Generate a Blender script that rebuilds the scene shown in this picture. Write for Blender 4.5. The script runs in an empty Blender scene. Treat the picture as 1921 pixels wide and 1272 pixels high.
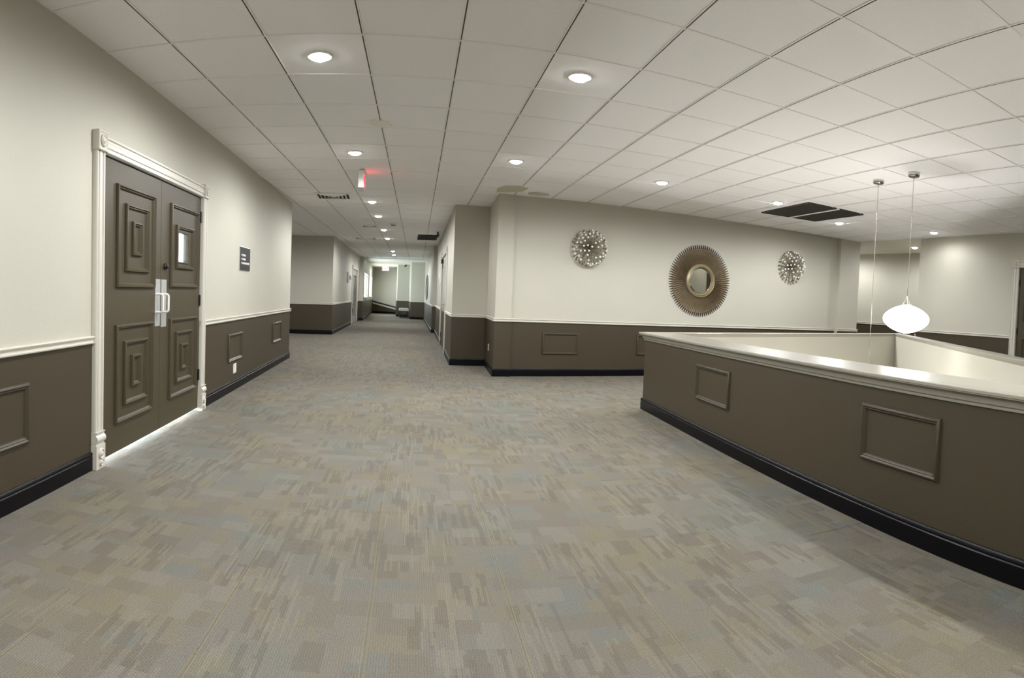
import bpy, bmesh, math, random
from mathutils import Vector, Matrix
from mathutils.geometry import tessellate_polygon

S = bpy.context.scene
C = S.collection
random.seed(7)

# ------------------------------------------------------------------ camera
# The photograph is a hand-held phone panorama: verticals stay straight while the
# ceiling's cross lines bow, i.e. a cylindrical projection. 1155.23 px per radian.
PX = 1155.23
EYE = 1.2346
cam_data = bpy.data.cameras.new('camera')
cam_data.type = 'PANO'
cam_data.panorama_type = 'CENTRAL_CYLINDRICAL'
cam_data.central_cylindrical_range_u_min = -960.5 / PX
cam_data.central_cylindrical_range_u_max = 960.5 / PX
cam_data.central_cylindrical_range_v_min = -(1272 - 602.88) / PX
cam_data.central_cylindrical_range_v_max = 602.88 / PX
cam_data.central_cylindrical_radius = 1.0
cam_data.clip_start = 0.02
cam = bpy.data.objects.new('camera', cam_data)
yaw, pitch, roll = -0.208604, -0.037899, -0.040094
rot = (Matrix.Rotation(yaw, 3, 'Z') @ Matrix.Rotation(pitch, 3, 'X') @ Matrix.Rotation(roll, 3, 'Y')
       @ Matrix(((1, 0, 0), (0, 0, -1), (0, 1, 0))))
cam.matrix_world = Matrix.Translation((0, 0, EYE)) @ rot.to_4x4()
C.objects.link(cam)
S.camera = cam

# ------------------------------------------------------------------ world, exposure
w = bpy.data.worlds.new('world'); S.world = w; w.use_nodes = True
w.node_tree.nodes['Background'].inputs[0].default_value = (0.75, 0.85, 1.0, 1)
w.node_tree.nodes['Background'].inputs[1].default_value = 0.3
S.view_settings.view_transform = 'Standard'
S.view_settings.look = 'None'
S.view_settings.gamma = 1.0
S.view_settings.use_curve_mapping = False
S.view_settings.exposure = 1.04
DOWNLIGHT_W = 105.0        # each recessed can
GLOBE_E = 5.5             # pendant shade emission
DAY_E = 4.0               # far windows

# ------------------------------------------------------------------ main measures
CZ = 2.8346     # ceiling
RZ = 0.856      # underside of chair rail
FAR = 38.3

# ------------------------------------------------------------------ materials
def srgb(r, g, b):
    f = lambda c: (c/255/12.92) if c/255 <= .04045 else ((c/255+.055)/1.055)**2.4
    return (f(r), f(g), f(b), 1)
M = {}
def mat(name, col, rough=.5, metal=0., spec=.5, bump=None, var=None, emit=None, coat=0., trans=0.):
    m = bpy.data.materials.new(name); m.use_nodes = True
    nt = m.node_tree; b = nt.nodes['Principled BSDF']
    b.inputs['Base Color'].default_value = col
    b.inputs['Roughness'].default_value = rough
    b.inputs['Metallic'].default_value = metal
    b.inputs['Specular IOR Level'].default_value = spec
    b.inputs['Coat Weight'].default_value = coat
    b.inputs['Transmission Weight'].default_value = trans
    if emit:
        b.inputs['Emission Color'].default_value = emit[0]; b.inputs['Emission Strength'].default_value = emit[1]
    if bump or var:
        tc = nt.nodes.new('ShaderNodeTexCoord')
        geo = nt.nodes.new('ShaderNodeNewGeometry')
    if var:                      # (scale, amount): soft paint mottling
        n = nt.nodes.new('ShaderNodeTexNoise'); n.inputs['Scale'].default_value = var[0]; n.inputs['Detail'].default_value = 4
        nt.links.new(geo.outputs['Position'], n.inputs['Vector'])
        mr = nt.nodes.new('ShaderNodeMapRange'); mr.inputs['From Min'].default_value = .3; mr.inputs['From Max'].default_value = .7
        mr.inputs['To Min'].default_value = 1-var[1]; mr.inputs['To Max'].default_value = 1+var[1]
        nt.links.new(n.outputs['Fac'], mr.inputs['Value'])
        mx = nt.nodes.new('ShaderNodeVectorMath'); mx.operation = 'SCALE'; mx.inputs[0].default_value = col[:3]
        nt.links.new(mr.outputs[0], mx.inputs['Scale']); nt.links.new(mx.outputs[0], b.inputs['Base Color'])
    if bump:                     # (scale, strength)
        n = nt.nodes.new('ShaderNodeTexNoise'); n.inputs['Scale'].default_value = bump[0]; n.inputs['Detail'].default_value = 3
        nt.links.new(geo.outputs['Position'], n.inputs['Vector'])
        bp = nt.nodes.new('ShaderNodeBump'); bp.inputs['Strength'].default_value = bump[1]; bp.inputs['Distance'].default_value = .004
        nt.links.new(n.outputs['Fac'], bp.inputs['Height']); nt.links.new(bp.outputs[0], b.inputs['Normal'])
    M[name] = m
    return m
mat('cream', srgb(184, 181, 168), .6, spec=.3, bump=(90, .25), var=(1.2, .02))
mat('brown', srgb(64, 56, 42), .45, spec=.35, bump=(160, .25), var=(2, .03))
mat('door_paint', srgb(69, 62, 46), .45, spec=.3, bump=(60, .1), var=(3, .03))
mat('black_base', srgb(7, 6, 10), .36, spec=.2, bump=(20, .1))
mat('trim', srgb(196, 192, 180), .35)
mat('cap_paint', srgb(148, 144, 132), .3, spec=.4)
mat('tile_white', srgb(249, 248, 248), .9, spec=.1, bump=(260, .5), var=(220, .05))
mat('grid_white', srgb(244, 243, 241), .6)
mat('slot_shade', srgb(120, 117, 110), .8)  # shadow inside the runner slots, put into the colour
mat('drywall', srgb(224, 220, 208), .8)
mat('plenum', srgb(40, 40, 40), .9)
mat('chrome', srgb(205, 205, 205), .16, metal=1)
mat('steel', srgb(205, 205, 205), .34, metal=.6)
mat('nickel', srgb(200, 196, 186), .25, metal=1)
mat('black_metal', srgb(20, 19, 18), .45)
mat('dark_grille', srgb(58, 54, 48), .6)
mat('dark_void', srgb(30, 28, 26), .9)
mat('bronze', srgb(140, 125, 100), .4, metal=.35, bump=(120, .3), var=(14, .14))
mat('bronze_dark', srgb(66, 54, 42), .5, metal=.3)
mat('gold_ring', srgb(160, 148, 118), .3, metal=.5)
mat('mirror_glass', srgb(196, 195, 184), .03, metal=1)
mat('sculpt_rod', srgb(150, 144, 122), .4, metal=.3)
mat('jewel', srgb(252, 251, 246), .1, coat=1.)
mat('jewel_dark', srgb(128, 119, 98), .3, metal=.4)
mat('sign_black', srgb(26, 23, 24), .5, spec=.25)
mat('sign_white', srgb(235, 235, 235), .5)
mat('plate_ivory', srgb(226, 222, 208), .4)
mat('white_plastic', srgb(228, 226, 220), .4)
mat('patch_paint', srgb(196, 192, 172), .7)
mat('patch_pale', srgb(234, 231, 220), .9)
mat('exit_red', srgb(215, 40, 55), .5, emit=(srgb(255, 40, 60), 1.2))
mat('exit_white', srgb(240, 236, 232), .4, emit=(srgb(255, 225, 225), .06))
mat('lens', srgb(255, 255, 250), .4, emit=((1, .98, .95, 1), 24))
mat('globe_low', srgb(250, 250, 250), .35, emit=((1, .985, .965, 1), 34.0))
mat('globe_shade', srgb(250, 250, 250), .35, emit=((1, .985, .965, 1), GLOBE_E))
mat('day_glass', srgb(225, 240, 245), .1, emit=((.84, .96, 1, 1), DAY_E))
mat('office_wall', srgb(232, 236, 242), .8)
mat('glass', srgb(228, 236, 248), .04, trans=1.0)
mat('grey_door', srgb(150, 148, 142), .4)
mat('seat_grey', srgb(168, 166, 160), .8)
mat('dark_glass', srgb(52, 48, 42), .08, spec=.8, var=(2.2, .5))
mat('concrete', srgb(205, 200, 190), .6)

def carpet_material():
    m = bpy.data.materials.new('carpet'); m.use_nodes = True
    nt = m.node_tree; N = nt.nodes; L = nt.links; b = N['Principled BSDF']
    b.inputs['Roughness'].default_value = .95; b.inputs['Specular IOR Level'].default_value = .08
    geo = N.new('ShaderNodeNewGeometry')
    mp = N.new('ShaderNodeMapping'); mp.inputs['Rotation'].default_value = (0, 0, math.radians(2.6))
    L.new(geo.outputs['Position'], mp.inputs['Vector'])
    nw = N.new('ShaderNodeTexNoise'); nw.inputs['Scale'].default_value = 95; nw.inputs['Detail'].default_value = 1; L.new(geo.outputs['Position'], nw.inputs['Vector'])
    wv = N.new('ShaderNodeVectorMath'); wv.operation = 'MULTIPLY_ADD'; wv.inputs[1].default_value = (.005, .016, 0)
    L.new(nw.outputs['Color'], wv.inputs[0]); L.new(mp.outputs[0], wv.inputs[2])      # frayed edges of the woven blocks
    sx = N.new('ShaderNodeSeparateXYZ'); L.new(wv.outputs[0], sx.inputs[0])
    u, v = sx.outputs['X'], sx.outputs['Y']
    def math_(op, a, c=None, d=None):
        n = N.new('ShaderNodeMath'); n.operation = op
        for i, x in enumerate((a, c, d)):
            if x is None: continue
            if isinstance(x, (int, float)): n.inputs[i].default_value = x
            else: L.new(x, n.inputs[i])
        return n.outputs[0]
    def white(a, c, seed):
        cb = N.new('ShaderNodeCombineXYZ'); L.new(a, cb.inputs[0])
        if c is None: cb.inputs[1].default_value = 0
        else: L.new(c, cb.inputs[1])
        cb.inputs[2].default_value = seed
        wn = N.new('ShaderNodeTexWhiteNoise'); wn.noise_dimensions = '3D'; L.new(cb.outputs[0], wn.inputs['Vector'])
        return wn.outputs['Value']
    def cells(du, dv, seed):
        row = math_('FLOOR', math_('DIVIDE', v, dv))
        off = white(row, None, seed)
        col = math_('FLOOR', math_('ADD', math_('DIVIDE', u, du), math_('MULTIPLY', off, 7.0)))
        return white(col, row, seed+.5)
    def stripes(du, dv, seed):
        col = math_('FLOOR', math_('DIVIDE', u, du))
        off = white(col, None, seed)
        row = math_('FLOOR', math_('ADD', math_('DIVIDE', v, dv), math_('MULTIPLY', off, 5.0)))
        return white(col, row, seed+.5)
    def ramp(fac, stops, const=True):
        r = N.new('ShaderNodeValToRGB'); r.color_ramp.interpolation = 'CONSTANT' if const else 'LINEAR'
        e = r.color_ramp.elements
        while len(e) < len(stops): e.new(.5)
        for i, (p, c) in enumerate(stops): e[i].position = p; e[i].color = c
        L.new(fac, r.inputs[0]); return r.outputs[0]
    def mix(f, a, c, mode='MIX'):
        n = N.new('ShaderNodeMix'); n.data_type = 'RGBA'; n.blend_type = mode
        if isinstance(f, (int, float)): n.inputs[0].default_value = f
        else: L.new(f, n.inputs[0])
        for i, x in ((6, a), (7, c)):
            if isinstance(x, tuple): n.inputs[i].default_value = x
            else: L.new(x, n.inputs[i])
        return n.outputs[2]
    P = [srgb(150, 144, 133), srgb(155, 150, 140), srgb(146, 140, 130), srgb(156, 150, 135), srgb(153, 148, 140), srgb(149, 149, 143), srgb(160, 155, 146)]
    base = ramp(cells(.155, .115, 1.0), [(0, P[0]), (.2, P[1]), (.36, P[4]), (.54, P[3]), (.68, P[0]), (.8, P[5]), (.9, P[6])])
    second = ramp(cells(.095, .175, 3.0), [(0, P[2]), (.2, P[4]), (.45, P[1]), (.62, P[3]), (.8, P[6])])
    pick = math_('GREATER_THAN', cells(.22, .20, 5.0), .5)
    col = mix(pick, base, second)
    st = stripes(.026, .17, 7.0)
    zone = math_('GREATER_THAN', cells(.20, .30, 9.0), .5)
    dk = math_('MULTIPLY', math_('MULTIPLY', math_('GREATER_THAN', st, .66), zone), .55)
    col = mix(dk, col, srgb(135, 129, 119))
    st2 = stripes(.012, .22, 11.0)
    lt = math_('MULTIPLY', math_('MULTIPLY', math_('GREATER_THAN', st2, .80), zone), .55)
    col = mix(lt, col, srgb(169, 162, 147))
    # yellowish selvedge lines along the tile seams
    ph = math_('FRACT', math_('DIVIDE', math_('ADD', u, .131+.5565*40), .5565))
    edge = math_('ADD', math_('LESS_THAN', ph, .012), math_('MULTIPLY', math_('GREATER_THAN', ph, .022), math_('LESS_THAN', ph, .032)))
    col = mix(math_('MULTIPLY', edge, .45), col, srgb(176, 168, 140))
    dke = math_('MULTIPLY', math_('GREATER_THAN', ph, .012), math_('LESS_THAN', ph, .022))
    col = mix(math_('MULTIPLY', dke, .35), col, srgb(122, 116, 102))
    # broad colour drift: bluish and yellowish areas
    n1 = N.new('ShaderNodeTexNoise'); n1.inputs['Scale'].default_value = 1.15; n1.inputs['Detail'].default_value = 2; L.new(geo.outputs['Position'], n1.inputs['Vector'])
    tint = ramp(n1.outputs['Fac'], [(.34, srgb(181, 189, 186)), (.5, srgb(190, 186, 180)), (.66, srgb(194, 188, 168))], const=False)
    col = mix(.55, col, mix(1.0, col, mix(1.0, tint, (1.95, 1.95, 1.95, 1), 'MULTIPLY'), 'MULTIPLY'))
    # pile ribs and fleck
    rib = math_('SINE', math_('MULTIPLY', u, 2*math.pi/.0095))
    n2 = N.new('ShaderNodeTexNoise'); n2.inputs['Scale'].default_value = 170; n2.inputs['Detail'].default_value = 2; L.new(geo.outputs['Position'], n2.inputs['Vector'])
    ribcol = math_('ADD', math_('MULTIPLY', rib, .036), math_('ADD', .25, math_('MULTIPLY', n2.outputs['Fac'], .44)))
    sc = N.new('ShaderNodeVectorMath'); sc.operation = 'SCALE'; L.new(col, sc.inputs[0]); L.new(ribcol, sc.inputs['Scale'])
    L.new(sc.outputs[0], b.inputs['Base Color'])
    bp = N.new('ShaderNodeBump'); bp.inputs['Strength'].default_value = .5; bp.inputs['Distance'].default_value = .003
    hgt = math_('ADD', math_('MULTIPLY', rib, .3), n2.outputs['Fac'])
    L.new(hgt, bp.inputs['Height']); L.new(bp.outputs[0], b.inputs['Normal'])
    M['carpet'] = m
carpet_material()

# ------------------------------------------------------------------ mesh helpers
V3 = lambda *a: Vector(a)
class MB:
    """collects faces and links them as ONE mesh object"""
    def __init__(s): s.v = []; s.f = []; s.m = []; s.k = 0
    def face(s, pts, k=None):
        i = len(s.v); s.v += [tuple(p) for p in pts]; s.f.append(tuple(range(i, i+len(pts)))); s.m.append(s.k if k is None else k)
    def idx(s, verts, faces):
        i = len(s.v); s.v += [tuple(p) for p in verts]
        for f in faces: s.f.append(tuple(i+q for q in f)); s.m.append(s.k)
    def hexa(s, b, t):            # bottom 4, top 4 (same order, ccw from above)
        s.idx(list(b)+list(t), [(3, 2, 1, 0), (4, 5, 6, 7), (0, 1, 5, 4), (1, 2, 6, 5), (2, 3, 7, 6), (3, 0, 4, 7)])
    def box(s, a, b):
        x0, y0, z0 = a; x1, y1, z1 = b
        s.hexa([(x0, y0, z0), (x1, y0, z0), (x1, y1, z0), (x0, y1, z0)], [(x0, y0, z1), (x1, y0, z1), (x1, y1, z1), (x0, y1, z1)])
    def fbox(s, F, u0, u1, v0, v1, w0, w1):   # box in a frame (origin, U, V, W)
        o, U, Vv, W = F
        P = lambda a, b, c: o+U*a+Vv*b+W*c
        s.hexa([P(u0, v0, w0), P(u1, v0, w0), P(u1, v1, w0), P(u0, v1, w0)], [P(u0, v0, w1), P(u1, v0, w1), P(u1, v1, w1), P(u0, v1, w1)])
    def ring(s, F, u0, u1, v0, v1, prof):     # mitred rectangular moulding; prof = [(inset, height)]
        o, U, Vv, W = F
        R = []
        for ins, h in prof:
            R.append([o+U*a+Vv*b+W*h for a, b in ((u0+ins, v0+ins), (u1-ins, v0+ins), (u1-ins, v1-ins), (u0+ins, v1-ins))])
        for i in range(len(R)-1):
            for q in range(4):
                s.face([R[i][q], R[i][(q+1) % 4], R[i+1][(q+1) % 4], R[i+1][q]])
    def sweep(s, path, prof, closed=False, side=1, caps=True):
        """profile (offset, z) along an XY path; offset goes to the right of travel when side=1. path points (x,y[,dz])"""
        n = len(path); pts = [Vector((p[0], p[1])) for p in path]; dz = [p[2] if len(p) > 2 else 0 for p in path]
        secs = []
        for i in range(n):
            a = pts[i]-pts[i-1] if (i > 0 or closed) else None
            c = pts[(i+1) % n]-pts[i] if (i < n-1 or closed) else None
            na = Vector((a.y, -a.x)).normalized() if a is not None else None
            nc = Vector((c.y, -c.x)).normalized() if c is not None else None
            if na is None: m = nc
            elif nc is None: m = na
            else:
                m = (na+nc); m = m/max(m.length_squared, 1e-6)*2
            m = m*side
            secs.append([(pts[i].x+m.x*o, pts[i].y+m.y*o, z+dz[i]) for o, z in prof])
        k = len(prof)
        for i in range(n if closed else n-1):
            A, B = secs[i], secs[(i+1) % n]
            for q in range(k-1):
                s.face([A[q], B[q], B[q+1], A[q+1]] if side > 0 else [B[q], A[q], A[q+1], B[q+1]])
        if caps and not closed:
            s.face(secs[0]); s.face(list(reversed(secs[-1])))
    def lathe(s, prof, seg=24, c=(0, 0, 0), axis=None):
        """prof=[(r,z)] around +Z at c, or around frame axis=(o,U,V,W)"""
        if axis is None: axis = (Vector(c), V3(1, 0, 0), V3(0, 1, 0), V3(0, 0, 1))
        o, U, Vv, W = axis
        rows = []
        for r, z in prof:
            rows.append([o+U*(r*math.cos(2*math.pi*i/seg))+Vv*(r*math.sin(2*math.pi*i/seg))+W*z for i in range(seg)])
        base = len(s.v)
        for R in rows: s.v += [tuple(p) for p in R]
        for a in range(len(rows)-1):
            for i in range(seg):
                j = (i+1) % seg
                s.f.append((base+a*seg+i, base+a*seg+j, base+(a+1)*seg+j, base+(a+1)*seg+i)); s.m.append(s.k)
        if prof[0][0] > 1e-5: s.f.append(tuple(base+i for i in reversed(range(seg)))); s.m.append(s.k)
        if prof[-1][0] > 1e-5: s.f.append(tuple(base+(len(rows)-1)*seg+i for i in range(seg))); s.m.append(s.k)
    def tube(s, pts, r, seg=8):
        pts = [Vector(p) for p in pts]; rows = []
        for i, p in enumerate(pts):
            t = (pts[min(i+1, len(pts)-1)]-pts[max(i-1, 0)]).normalized()
            a = t.orthogonal().normalized() if i == 0 else (rows_a-t*rows_a.dot(t)).normalized()
            rows_a = a; b = t.cross(a)
            rows.append([p+(a*math.cos(2*math.pi*q/seg)+b*math.sin(2*math.pi*q/seg))*r for q in range(seg)])
        base = len(s.v)
        for R in rows: s.v += [tuple(p) for p in R]
        for a in range(len(rows)-1):
            for i in range(seg):
                j = (i+1) % seg
                s.f.append((base+a*seg+i, base+a*seg+j, base+(a+1)*seg+j, base+(a+1)*seg+i)); s.m.append(s.k)
        s.f.append(tuple(base+i for i in reversed(range(seg)))); s.m.append(s.k)
        s.f.append(tuple(base+(len(rows)-1)*seg+i for i in range(seg))); s.m.append(s.k)
    def mesh(s, name, mats, smooth=None, weld=True):
        me = bpy.data.meshes.new(name); me.from_pydata(s.v, [], s.f)
        for q in ([mats] if isinstance(mats, str) else mats): me.materials.append(M[q])
        me.polygons.foreach_set('material_index', s.m)
        bm = bmesh.new(); bm.from_mesh(me)
        if weld: bmesh.ops.remove_doubles(bm, verts=bm.verts, dist=1e-5)
        bmesh.ops.recalc_face_normals(bm, faces=bm.faces)
        bm.to_mesh(me); bm.free()
        if smooth:
            me.polygons.foreach_set('use_smooth', [True]*len(me.polygons))
            me.set_sharp_from_angle(angle=math.radians(smooth))
        me.update()
        return me
    def build(s, name, mats, parent=None, smooth=None):
        return link(name, s.mesh(name, mats, smooth), parent)
def link(name, me, parent=None):
    o = bpy.data.objects.new(name, me); C.objects.link(o)
    if parent is not None:
        o.parent = parent
        o.matrix_parent_inverse = parent.matrix_basis.inverted()   # parts are modelled in world space
    return o
def tag(o, label=None, cat=None, group=None, kind=None):
    if label: o['label'] = label
    if cat: o['category'] = cat
    if group: o['group'] = group
    if kind: o['kind'] = kind
    return o
def thing(name, label, cat, loc=(0, 0, 0), group=None, kind=None):
    o = bpy.data.objects.new(name, None); o.empty_display_size = .1; C.objects.link(o); o.location = loc
    return tag(o, label, cat, group, kind)

PANEL = [(0, 0), (0, .008), (.007, .017), (.016, .020), (.024, .013), (.029, .014), (.036, .008), (.040, 0)]
RAIL = [(0, RZ), (.010, RZ), (.022, RZ+.007), (.024, RZ+.014), (.014, RZ+.019), (.012, RZ+.034), (.022, RZ+.040), (.026, RZ+.049), (.018, RZ+.056), (0, RZ+.056)]
BASE = [(0, 0), (.018, 0), (.018, .092), (.013, .098), (.019, .105), (.018, .114), (.010, .124), (0, .124)]

def frame2(p0, p1):
    """frame along a wall: U along travel, V up, W into the room (right of travel)"""
    a = Vector((p0[0], p0[1], 0)); t = Vector((p1[0]-p0[0], p1[1]-p0[1], 0)); L = t.length; t /= L
    return (a, t, V3(0, 0, 1), V3(t.y, -t.x, 0)), L

def wall(name, p0, p1, label, opens=(), thick=.14, top=CZ+.08, ctx=(None, None), rz=None, upper='cream', rail=True, trims=True, wains=True):
    """one straight wall. room on the right of p0->p1. opens=[(s0,s1,z0,z1)]; ctx = neighbouring path points for mitres"""
    F, L = frame2(p0, p1)
    mb = MB()
    ss = sorted(opens); cur = 0
    def back(end):              # where the wall's back edge ends, mitred with the neighbouring wall
        q = ctx[end]; p = Vector((p0, p1)[end]); n1 = Vector((F[3].x, F[3].y))
        if q is None: return -n1*thick
        t = (p-Vector(q)) if end == 0 else (Vector(q)-p)
        n2 = Vector((t.y, -t.x)).normalized(); mm = (n1+n2)/max((n1+n2).length_squared, 1e-6)*2
        return -mm*thick
    B0, B1 = back(0), back(1)
    def piece(a, b, za, zb):
        pa, pb = F[0]+F[1]*a, F[0]+F[1]*b
        da = B0 if a == 0 else -Vector((F[3].x, F[3].y))*thick
        db = B1 if b == L else -Vector((F[3].x, F[3].y))*thick
        bot = [(pa.x, pa.y), (pb.x, pb.y), (pb.x+db.x, pb.y+db.y), (pa.x+da.x, pa.y+da.y)]
        mb.hexa([(x, y, za) for x, y in bot], [(x, y, zb) for x, y in bot])
    for s0, s1, z0, z1 in ss:
        piece(cur, s0, 0, top)
        if z0 > 0: piece(s0, s1, 0, z0)
        piece(s0, s1, z1, top); cur = s1
    piece(cur, L, 0, top)
    w_ = mb.build(name, upper); tag(w_, label, 'wall', kind='structure')
    dz = 0 if rz is None else rz-RZ
    P = lambda s: F[0]+F[1]*s
    runs = []; cur = 0
    for s0, s1, z0, z1 in ss:
        if z0 < RZ: runs.append((cur, s0)); cur = s1
    runs.append((cur, L))
    for i, (a, b) in enumerate(runs):
        if b-a < .02: continue
        pa = [] if not (i == 0 and ctx[0]) else [ctx[0]]
        pb = [] if not (i == len(runs)-1 and ctx[1]) else [ctx[1]]
        def run(prof, nm, mt):
            m_ = MB()
            path = pa+[tuple(P(a))[:2]]+[tuple(P(b))[:2]]+pb
            # mitre with the neighbour directions, then keep only this wall's stretch
            full = MB(); n = len(path)
            lo = len(pa); secs = []
            pts = [Vector(p) for p in path]
            for q in (lo, lo+1):
                A = pts[q]-pts[q-1] if q > 0 else None
                B = pts[q+1]-pts[q] if q < n-1 else None
                na = Vector((A.y, -A.x)).normalized() if A is not None else None
                nb = Vector((B.y, -B.x)).normalized() if B is not None else None
                if na is None: mm = nb
                elif nb is None: mm = na
                else: mm = (na+nb)/max((na+nb).length_squared, 1e-6)*2
                secs.append([(pts[q].x+mm.x*o, pts[q].y+mm.y*o, z) for o, z in prof])
            for q in range(len(prof)-1): m_.face([secs[0][q], secs[1][q], secs[1][q+1], secs[0][q+1]])
            m_.face(secs[0]); m_.face(list(reversed(secs[1])))
            return m_.build(nm, mt, w_, smooth=35 if nm != 'wainscot' else None)
        if wains: run([(0, 0), (.004, 0), (.004, RZ+dz), (0, RZ+dz)], 'wainscot', 'brown')
        if rail: run([(o+(.003 if o else 0), z+dz) for o, z in RAIL], 'chair_rail', 'trim')
        if trims: run(BASE, 'baseboard', 'black_base')
    return w_, F, L

def panel(parent, F, u0, u1, v0, v1, m='brown', off=.004, name='panel_molding'):
    G = (F[0]+F[3]*off, F[1], F[2], F[3])
    mb = MB(); mb.ring(G, u0, u1, v0, v1, PANEL)
    return mb.build(name, m, parent, smooth=40)

# ------------------------------------------------------------------ layout points (metres; camera stands at 0,0)
LX = lambda y: -1.960+.02085*y           # left wall line
KX = lambda y: 2.398+.0905*y             # near knee wall line
L0, L1 = (LX(-4), -4.0), (LX(11.2), 11.2)
side_far0, side_far1 = (-6.0, 17.55), (-1.50, 17.74)
cl1 = (-1.12, 27.38)
pier_l = (-.955, 27.40)
end_l = (-.73, FAR)
end_r = (.72, 37.6)
seg_l, seg_r = (.69, 33.6), (1.33, 33.4)
pil_l, pil_r = (1.31, 30.62), (1.98, 30.40)
rc_pier_b, rc_pier_a = (1.565, 20.02), (1.675, 20.0)
bay_c = (1.20, 10.84)
bay_in = (1.83, 10.85)
pier_c = (1.718, 9.425)
pier_e = (1.985, 9.437)
MY = lambda x: 9.376+.0535*x             # mirror wall line
mw0, mw1 = (1.985, MY(1.985)), (8.87, MY(8.87))
col0, col1 = (8.85, 9.76), (9.45, 9.79)
RXW = lambda y: 9.305+(y-5.572)*.0645    # right wall line
rw_c = (9.466, 8.068)
rw_e = (RXW(-4), -4.0)

# ------------------------------------------------------------------ floor and ceiling
hole = [(2.99, 6.58), (8.30, 7.50), (3.90, 1.70), (3.50, -2.0), (2.217, -2.0)]
def inset(P, d):             # polygon with every side i (P[i] -> P[i+1]) moved inwards (right of travel) by d[i]
    n = len(P); out = []
    for i in range(n):
        p = Vector(P[i]); a = (p-Vector(P[i-1])).normalized(); b = (Vector(P[(i+1) % n])-p).normalized()
        na, nb = Vector((a.y, -a.x)), Vector((b.y, -b.x)); da, db = d[i-1], d[i]
        det = na.x*nb.y-na.y*nb.x                       # solve x.na = da, x.nb = db
        out.append((p.x+(da*nb.y-db*na.y)/det, p.y+(na.x*db-nb.x*da)/det))
    return out
hole_in = inset(hole, (.05, .05, .05, .05, .15))
outer = [(-7, -4.5), (13.5, -4.5), (13.5, 15), (3.5, 15), (3.5, 40), (-7, 40)]
def slab(name, polys, z0, z1, m):
    vv = [[Vector((x, y, 0)) for x, y in p] for p in polys]
    flat = [q for p in vv for q in p]
    tri = tessellate_polygon(vv)
    mb = MB()
    for t in tri:
        mb.face([(flat[i].x, flat[i].y, z1) for i in t]); mb.face([(flat[i].x, flat[i].y, z0) for i in t])
    for p in vv:
        for i in range(len(p)):
            a, b = p[i], p[(i+1) % len(p)]
            mb.face([(a.x, a.y, z0), (b.x, b.y, z0), (b.x, b.y, z1), (a.x, a.y, z1)])
    return mb.build(name, m)
floor = slab('floor', [outer, hole_in], -.2, -.0015, 'carpet')
tag(floor, 'grey and taupe patchwork carpet floor of the hall and corridor', 'floor', kind='structure')

# carpet tiles near the camera
CE1, CE2 = Vector((.556, -.022)), Vector((.029, .668)); CO = Vector((.02, 3.33))
tb = MB(); g = .0009
g = .0003; A = CE1*.5-CE1.normalized()*g; B = CE2*.5-CE2.normalized()*g
q4 = [(-A-B), (A-B), (A+B), (-A+B)]
tb.hexa([(p.x, p.y, -.0040) for p in q4], [(p.x, p.y, 0) for p in q4])
carpet_me = tb.mesh('carpet_tile', 'carpet')
def in_poly(x, y, P):
    c = False
    for i in range(len(P)):
        (x0, y0), (x1, y1) = P[i], P[i-1]
        if (y0 > y) != (y1 > y) and x < (x1-x0)*(y-y0)/(y1-y0)+x0: c = not c
    return c
for i in range(-7, 20):
    for j in range(-4, 16):
        c = CO+CE1*(i+.5)+CE2*(j+.5)
        az = math.atan2(c.x, c.y)-.2086; dist = c.length
        if dist < 1.35 or dist > 12.3 or abs(az) > .92: continue
        if c.x < LX(c.y)+.05 or c.x > 9.2: continue
        if c.y > 9.2 and (c.x > MY(c.x) or c.y > MY(c.x)+.1) and c.x > 1.75: continue
        if c.y > 10.9 and c.x > 1.15: continue
        if any(in_poly(c.x+q.x*k, c.y+q.y*k, hole_in) for q in q4 for k in (0, .5, 1)): continue
        if c.x > KX(c.y)+.1 and c.y < 6.4: continue
        o = link('carpet_tile', carpet_me); o.location = (c.x, c.y, 0); o.parent = floor

ceil = MB(); ceil.box((-7, -4.5, CZ+.05), (13.5, 15, CZ+.25)); ceil.box((-7, 15, CZ+.05), (3.5, 40, CZ+.25))
ceiling = ceil.build('ceiling', 'plenum')
tag(ceiling, 'white suspended tile ceiling with a metal grid over the hall', 'ceiling', kind='structure')
E1, E2, GO = Vector((.61543, .01226)), Vector((.0374, .71015)), Vector((-1.4554, 3.1632))
def node(a, j): return GO+E1*a+E2*j
def inside(c):
    x, y = c.x, c.y
    if -4 < y <= 9.9: return LX(y)-.35 < x < 9.85
    if 9.9 < y < 11.4: return LX(y)-.35 < x < 2.1
    if 11.4 <= y < 18: return -6 < x < 2.0
    if 18 <= y < 28.2: return -1.8 < x < 2.0
    return False
tl = MB(); e = .009
A = E1*.5-E1.normalized()*e; B = E2*.5-E2.normalized()*e
q4 = [(-A-B), (A-B), (A+B), (-A+B)]
A2 = E1*.5-E1.normalized()*(e+.004); B2 = E2*.5-E2.normalized()*(e+.004)
q5 = [(-A2-B2), (A2-B2), (A2+B2), (-A2+B2)]
tl.hexa([(p.x, p.y, CZ+.002) for p in q5], [(p.x, p.y, CZ+.006) for p in q4])
tl.hexa([(p.x, p.y, CZ+.006) for p in q4], [(p.x, p.y, CZ+.02) for p in q4])
tile_me = tl.mesh('ceiling_tile', 'tile_white')
cellsv, rest = [], []
for a in range(-9, 22):
    for j in range(-11, 37):
        c = node(a+.5, j+.5)
        if not inside(c): continue
        az = math.atan2(c.x, c.y)-.2086; dist = c.length
        if abs(az) < .90 and 2.75 < dist < 11.6 and c.y > 0: cellsv.append((dist, c))
        else: rest.append(c)
cellsv.sort(key=lambda t: t[0])
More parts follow.
